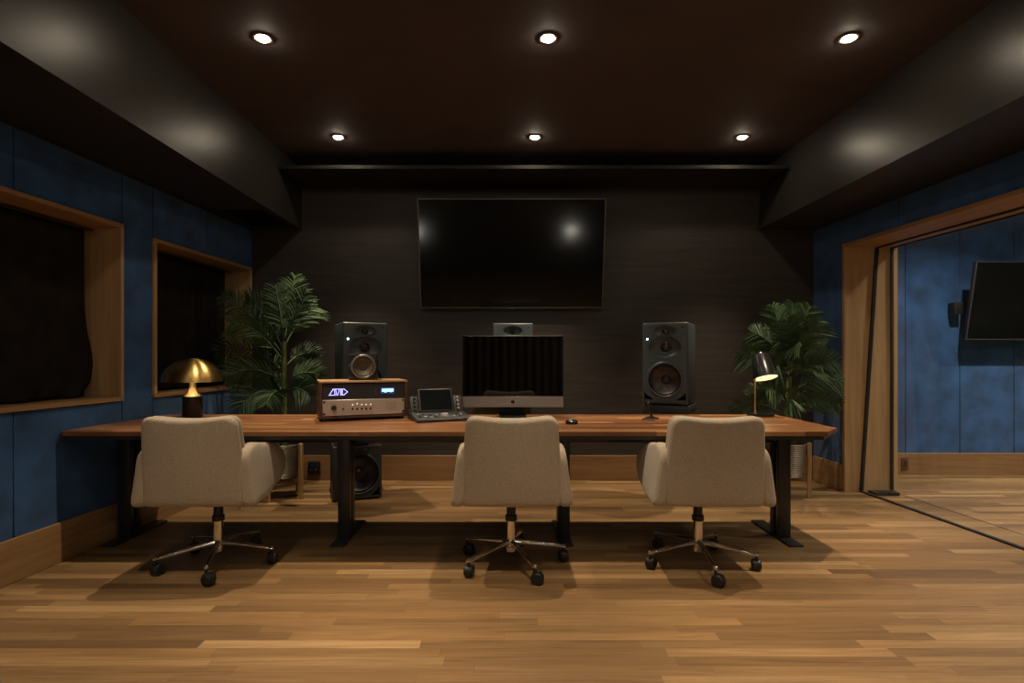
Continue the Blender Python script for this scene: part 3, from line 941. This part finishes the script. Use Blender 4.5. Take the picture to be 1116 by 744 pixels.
# ------------------------------------------------------------------ desktop computer
im = thing('desktop_computer', 'all-in-one desktop computer with black screen and silver chin', 'computer', (.049, 3.70, DH))
im.scale = (1.053,) * 3
IW = .645
zb, zt = .060, .515
MB().box(-IW / 2, IW / 2, .0, .020, zb, zt, bev=.006, seg=3).build('housing', M['alu'], im)
MB().box(-IW / 2 + .001, IW / 2 - .001, -.003, .0004, zb + .070, zt - .001, bev=.001, seg=1).build('screen', M['imac_glass'], im)
ch_ = MB().box(-IW / 2 + .001, IW / 2 - .001, -.0028, .0004, zb + .001, zb + .0695, bev=.001, seg=1).build('chin', M['alu'], im)
# chin emblem: bitten round fruit with a leaf
pts = []
for i in range(28):
    a = 2 * PI * i / 28
    r = .0115 * (1 + .06 * math.cos(2 * a)) - .0018 * max(0, math.sin(a)) ** 8
    x, z = r * math.cos(a), r * 1.02 * math.sin(a)
    dx, dz = x - .0125, z - .002
    l = math.hypot(dx, dz)
    if l < .0055: x, z = .0125 + dx / l * .0055, .002 + dz / l * .0055
    pts.append((x, z + zb + .035))
MB().prism(pts, -.0034, -.0027, 'y').prism([(.0, zb + .0475), (.003, zb + .0535), (.0055, zb + .0545), (.004, zb + .049)], -.0034, -.0027, 'y').build('emblem', M['cavity'], ch_)
MB().prism([(.02, .22), (.034, .22), (.075, .06), (.085, .010), (.078, .006), (-.085, .006), (-.085, .0), (.095, .0), (.095, .02)], -.085, .085, 'x').build('stand', M['dark_alu'], im)

# puck shaped mouse / controller
pk = thing('computer_mouse', 'small black round mouse on the desk right of the middle chair', 'mouse', (.395, 3.29, DH))
pk.scale = (1.1,) * 3
MB().lathe([(0, .001), (.030, .001), (.034, .006), (.033, .016), (.024, .024), (0, .027)], 28, sx=1.0, sy=.85).build('shell', M['lampblack'], pk)
MB().lathe([(0, .029), (.009, .028), (.010, .024), (0, .024)], 16, Matrix.Translation((-.004, 0, 0))).build('wheel', M['knobgrey'], pk)

# mini desk microphone
mk = thing('desk_microphone', 'tiny black microphone on a flat foot before the right monitor', 'microphone', (.949, 3.58, DH))
mk.scale = (1.1,) * 3
MB().lathe([(0, 0), (.046, 0), (.047, .004), (.030, .009), (.010, .013), (0, .013)], 28, sy=.8).build('foot', M['lampblack'], mk)
MB().tube([(0, 0, .010), (-.004, 0, .035), (-.012, -.002, .060), (-.018, -.004, .082)], [.009, .0075, .006, .006], 12).build('neck', M['lampblack'], mk)
MB().sphere((-.019, -.004, .090), .011, 14, 8).build('capsule', M['dark_alu'], mk)
cb_ = MB().tube([(-.03, -.005, .004), (-.060, -.03, .003), (-.072, -.07, .003), (-.05, -.10, .003), (-.01, -.11, .003)], .0025, 6).build('cable', M['rubber'], mk)

# ------------------------------------------------------------------ lamps
ml = thing('table_lamp', 'brass mushroom dome lamp on a black cylinder base', 'lamp', (-2.070, 3.64, DH))
ml.scale = (1.09,) * 3
MB().lathe([(0, 0), (.054, 0), (.056, .003), (.055, .128), (.052, .131), (0, .131)], 36).build('base', M['lampblack'], ml)
MB().lathe([(.050, .131), (.046, .135), (.030, .150), (.022, .170), (.018, .195), (.018, .235), (0, .236)], 32).build('stem', M['stemmetal'], ml)
dom = []
for i in range(15):
    a = PI / 2 * i / 14
    dom.append((.165 * math.sin(a) if i else 0, .222 + .138 * math.cos(a)))
inn = [(max(0, r - .003), z - .003) for r, z in dom[::-1]]
inn[-1] = (0, dom[0][1] - .003)
sh = MB().lathe(dom + [(.1655, .219), (.162, .219)] + inn, 48)
sh.build('dome_shade', M['brass'], ml)
MB().sphere((0, 0, .290), .026, 16, 10).build('bulb', M['bulb'], ml)
l = bpy.data.lights.new('lamp_light', 'POINT'); l.energy = .6; l.color = (1, .88, .72); l.shadow_soft_size = .03
lo = bpy.data.objects.new('lamp_light', l); col.objects.link(lo); lo.location = (-2.07, 3.64, DH + .30)

k = thing('desk_lamp', 'black tapered shade lamp on a thin brass pole', 'lamp', (1.7375, 3.75, DH))
k.scale = (1.1,) * 3
MB().lathe([(0, 0), (.078, 0), (.080, .004), (.078, .014), (0, .016)], 36).build('base', M['lampblack'], k)
MB().cyl((-.035, 0, .014), (-.035, 0, .262), .0055, seg=14).lathe([(0, .014), (.012, .014), (.010, .03), (0, .032)], 20, Matrix.Translation((-.035, 0, 0))).build('pole', M['brass'], k)
mt = Matrix.Translation((.012, -.003, .305)) @ Matrix.Rotation(R(-5), 4, 'Y') @ Matrix.Rotation(R(-19), 4, 'X')
MB().lathe([(0, .078), (.047, .078), (.050, .075), (.071, -.075), (.069, -.075), (.048, .073), (0, .075)], 40, mt).build('lamp_shade', M['lampblack'], k)
MB().lathe([(.068, -.074), (.0465, .071), (0, .0715)], 40, mt).build('shade_lining', M['lampwhite'], k)
MB().lathe([(0, .09), (.008, .09), (.009, .079), (0, .0785)], 16, mt).build('finial', M['brass'], k)
bp_ = mt @ Vector((0, 0, -.03))
MB().sphere(bp_, .024, 16, 10).build('bulb', M['bulb'], k)
MB().tube([(-.035, 0, .26), (-.028, 0, .285), (-.012, 0, .30)], .005, 8).build('shade_arm', M['brass'], k)
l = bpy.data.lights.new('lamp_light', 'POINT'); l.energy = 2.0; l.color = (1, .78, .5); l.shadow_soft_size = .024
lo = bpy.data.objects.new('lamp_light', l); col.objects.link(lo); lo.location = Vector((1.7375, 3.75, DH)) + bp_ * 1.1

# globe floor lamps behind the camera; their reflections show in the television
fl = thing('floor_lamp', 'globe floor lamp standing behind the camera', 'lamp', (1.25, -1.0, 0), 0, 'floor lamps behind the camera')
MB().lathe([(0, 0), (.13, 0), (.13, .015), (.01, .022), (0, .022)], 32).cyl((0, 0, .02), (0, 0, 1.12), .009).build('stand', M['black_metal'], fl)
MB().sphere((0, 0, 1.21), .055, 24, 14).build('globe', M['globe'], fl)
dup(fl, (-1.69, -1.0, 0))
# ------------------------------------------------------------------ palms
def frond(mb, p0, p1, arch, n, ln, seed, droop=.22, w=.0042):
    """rachis from p0 to p1 bowed upward by arch, leaflets on both sides"""
    rnd = random.Random(seed)
    p0, p1 = Vector(p0), Vector(p1)
    mid = (p0 + p1) / 2 + Vector((0, 0, arch)) + (p0 - p1).cross(Vector((0, 0, 1))) * rnd.uniform(-.05, .05)
    def B(t): return p0 * (1 - t) ** 2 + mid * 2 * t * (1 - t) + p1 * t * t
    def T(t): return ((mid - p0) * 2 * (1 - t) + (p1 - mid) * 2 * t).normalized()
    pts = [B(i / 14) for i in range(15)]
    mb.tube(pts, [.0065 * (1 - .8 * i / 14) + .001 for i in range(15)], 6)
    bm = mb.bm
    roll = rnd.uniform(-.5, .5)
    view = Vector((0, -1, 0))
    for i in range(n):
        t = .20 + .80 * (i + .5) / n
        p = B(t); d = T(t)
        s0 = d.cross(view)
        if s0.length < .2: s0 = d.cross(Vector((0, 0, 1)))
        s0.normalize()
        nrm = s0.cross(d)
        s0 = (s0 * math.cos(roll) + nrm * math.sin(roll)).normalized()
        L = ln * (math.sin(PI * (.16 + .80 * (t - .2) / .8)) ** .7) * rnd.uniform(.85, 1.1)
        for sg in (-1, 1):
            fw = rnd.uniform(.75, 1.05) + .9 * max(0, t - .7)
            dr = (s0 * sg + d * fw + nrm * rnd.uniform(-.25, .25)).normalized()
            side = dr.cross(view)
            if side.length < .1: side = Vector((1, 0, 0))
            side = (side.normalized() + view * rnd.uniform(-.5, .5)).normalized()
            prev = None
            K = 5
            for k in range(K + 1):
                u = k / K
                q = p + dr * (L * u) + Vector((0, 0, -droop * L * u * u))
                ww = w * (math.sin(PI * min(1, .18 + .82 * u)) ** .8 if k < K else 0.0)
                if k == K:
                    v = [bm.verts.new(q)]
                    bm.faces.new((prev[0], prev[1], v[0]))
                else:
                    v = [bm.verts.new(q - side * ww), bm.verts.new(q + side * ww)]
                    if prev: bm.faces.new((prev[0], prev[1], v[1], v[0]))
                prev = v

def palm(label, base, fr, trunk_top, seed, mats):
    t = thing('potted_palm', label, 'plant', base)
    b = Vector(base)
    ptop = .425
    # pot, ribbed horizontally
    prof = [(0, .165), (.118, .165)]
    z = .168
    while z < ptop:
        r = .122 + .022 * (z - .165) / .26
        prof += [(r, z), (r + .004, z + .0055), (r, z + .011)]
        z += .0125
    prof += [(.146, ptop), (.138, ptop), (.136, ptop - .04), (0, ptop - .04)]
    MB().lathe(prof, 40).build('pot', M['pot'], t)
    MB().lathe([(0, ptop - .036), (.134, ptop - .038)], 32).build('soil', M['soil'], t)
    mb = MB()
    RS = Matrix.Rotation(R(-20), 4, 'Z')
    for sx, sy in ((1, 0), (-1, 0), (0, 1), (0, -1)):
        cx, cy = sx * .168, sy * .168
        l_ = MB().box(cx - .015, cx + .015, cy - .015, cy + .015, 0, .435, bev=.003, seg=1, mtx=RS).build('stand_leg', M['oak_z'], t)
    MB().box(-.1535, .1535, -.011, .011, .128, .160, mtx=RS).box(-.011, .011, -.1535, -.0112, .128, .160, mtx=RS).box(-.011, .011, .0112, .1535, .128, .160, mtx=RS).build('stand_cross', M['oak_x'], t)
    # trunk with leaf scars
    tt = Vector(trunk_top) - b
    pts, rs = [], []
    n = 40
    for i in range(n + 1):
        u = i / n
        p = Vector((tt.x * u, tt.y * u, ptop - .05 + (tt.z - ptop + .05) * u))
        pts.append(p); rs.append(.030 * (1 - .45 * u) + .003 * (i % 3 == 0))
    MB().tube(pts, rs, 14).build('trunk', M['stem'], t)
    for i, f in enumerate(fr):
        px, py, yy, ub, arch, ln, n = f
        tip = at(px, py, yy) - b
        p0 = Vector((tt.x * ub, tt.y * ub, ptop - .04 + (tt.z - ptop + .04) * ub))
        mb = MB()
        frond(mb, p0, tip, arch, int(n * 1.55), ln * 1.05, seed * 100 + i)
        mb.build('frond', mats[i % len(mats)], t, angle=180)
    return t
yl = 4.36
FL = [(321, 300, 4.45, 1, .02, .20, 26), (300, 310, 4.35, 1, .03, .19, 24), (345, 334, 4.55, .95, .12, .20, 24), (334, 318, 4.3, 1, .05, .18, 22),
      (268, 326, 4.45, .9, .16, .22, 26), (243, 322, 4.40, .85, .14, .20, 28), (252, 352, 4.15, .8, .16, .22, 26), (236, 383, 4.5, .7, .20, .22, 26),
      (246, 412, 4.3, .6, .18, .22, 26), (262, 443, 4.15, .5, .16, .22, 24), (290, 440, 4.05, .45, .16, .18, 20),
      (345, 388, 4.62, .75, .12, .17, 20), (350, 410, 4.45, .6, .12, .17, 20), (338, 432, 4.15, .5, .12, .16, 20), (282, 400, 4.6, .7, .12, .18, 20),
      (280, 345, 4.65, .9, .12, .2, 22), (296, 420, 4.7, .5, .1, .18, 18)]
pl = at(309, 391, yl)
palm('tall palm by the left wall, fronds over the farther window', (pl.x, yl, 0), FL, (at(310, 372, yl)), 1, [M['leaf'], M['leaf2']])
yr = 4.40
pr_ = at(856, 391, yr)
FR = [(842, 333, 4.40, .95, .03, .19, 26), (864, 330, 4.55, 1, .02, .20, 26), (883, 334, 4.40, 1, .03, .20, 26), (893, 350, 4.25, .95, .06, .19, 26),
      (820, 362, 4.45, .9, .10, .20, 26), (804, 386, 4.3, .8, .14, .20, 26), (899, 376, 4.5, .85, .10, .19, 26), (912, 394, 4.35, .75, .12, .19, 26),
      (916, 416, 4.35, .6, .12, .18, 26), (914, 440, 4.25, .4, .10, .17, 24), (796, 446, 4.2, .35, .14, .18, 24), (822, 432, 4.6, .5, .12, .18, 24),
      (890, 438, 4.05, .35, .12, .17, 22), (846, 400, 4.05, .8, .10, .20, 24), (872, 372, 4.05, .95, .08, .20, 26), (884, 404, 4.0, .8, .10, .19, 24),
      (858, 348, 4.20, .95, .06, .19, 26), (835, 425, 4.05, .5, .12, .18, 22), (866, 440, 3.95, .4, .14, .17, 22), (896, 358, 4.5, .9, .08, .18, 22),
      (900, 425, 4.5, .5, .10, .18, 22), (850, 372, 4.3, .9, .08, .20, 24), (880, 360, 4.3, .95, .06, .19, 24), (895, 398, 4.15, .8, .08, .18, 24)]
palm('bushy palm in a ribbed pot behind the black desk lamp', (pr_.x, yr, 0), FR, (at(861, 392, yr)), 2, [M['leaf'], M['leaf2'], M['leaf']])

# ------------------------------------------------------------------ small fittings
ob = thing('power_outlet', 'black power outlet on the back baseboard left of the subwoofer', 'outlet', (at(343, 389, 4.95).x, YB - .021, .06))
MB().box(-.055, .055, -.022, 0, 0, .115, bev=.004).build('housing', M['outlet'], ob)
for s in (-.024, .024): MB().lathe([(0, -.002), (.016, -.002), (.018, .002), (.020, .003), (.0215, 0), (0, -.004)], 20, face_at(s, -.022, .058)).build('socket', M['screwdark'], ob)
fb = thing('floor_box', 'flat black block on the floor between the glass panes', 'floor box', (3.07, 4.45, 0))
MB().prism([(-.10, -.045), (.085, -.045), (.10, .062), (-.10, .062)], .0005, .022, 'z').build('cover', M['outlet'], fb)
MB().box(-.05, .05, -.012, .012, .022, .027, bev=.002).build('grip', M['rubber'], fb)
wb = thing('wall_plate', 'small brown wall plate on the far room baseboard', 'outlet', (3.755, YB2 - .0205, .05))
MB().box(-.03, .03, -.010, 0, 0, .115, bev=.003).build('plate', M['caseside'], wb)
MB().box(-.012, .012, -.013, -.0095, .03, .085, bev=.002).build('socket', M['screwdark'], wb)

# ------------------------------------------------------------------ world and view
w = bpy.data.worlds.new('world'); scene.world = w; w.use_nodes = True
w.node_tree.nodes['Background'].inputs[0].default_value = (.02, .02, .025, 1)
w.node_tree.nodes['Background'].inputs[1].default_value = .5
scene.view_settings.view_transform = 'Standard'
scene.view_settings.look = 'None'
scene.view_settings.gamma = 1
scene.view_settings.use_curve_mapping = False
scene.view_settings.exposure = 0.0
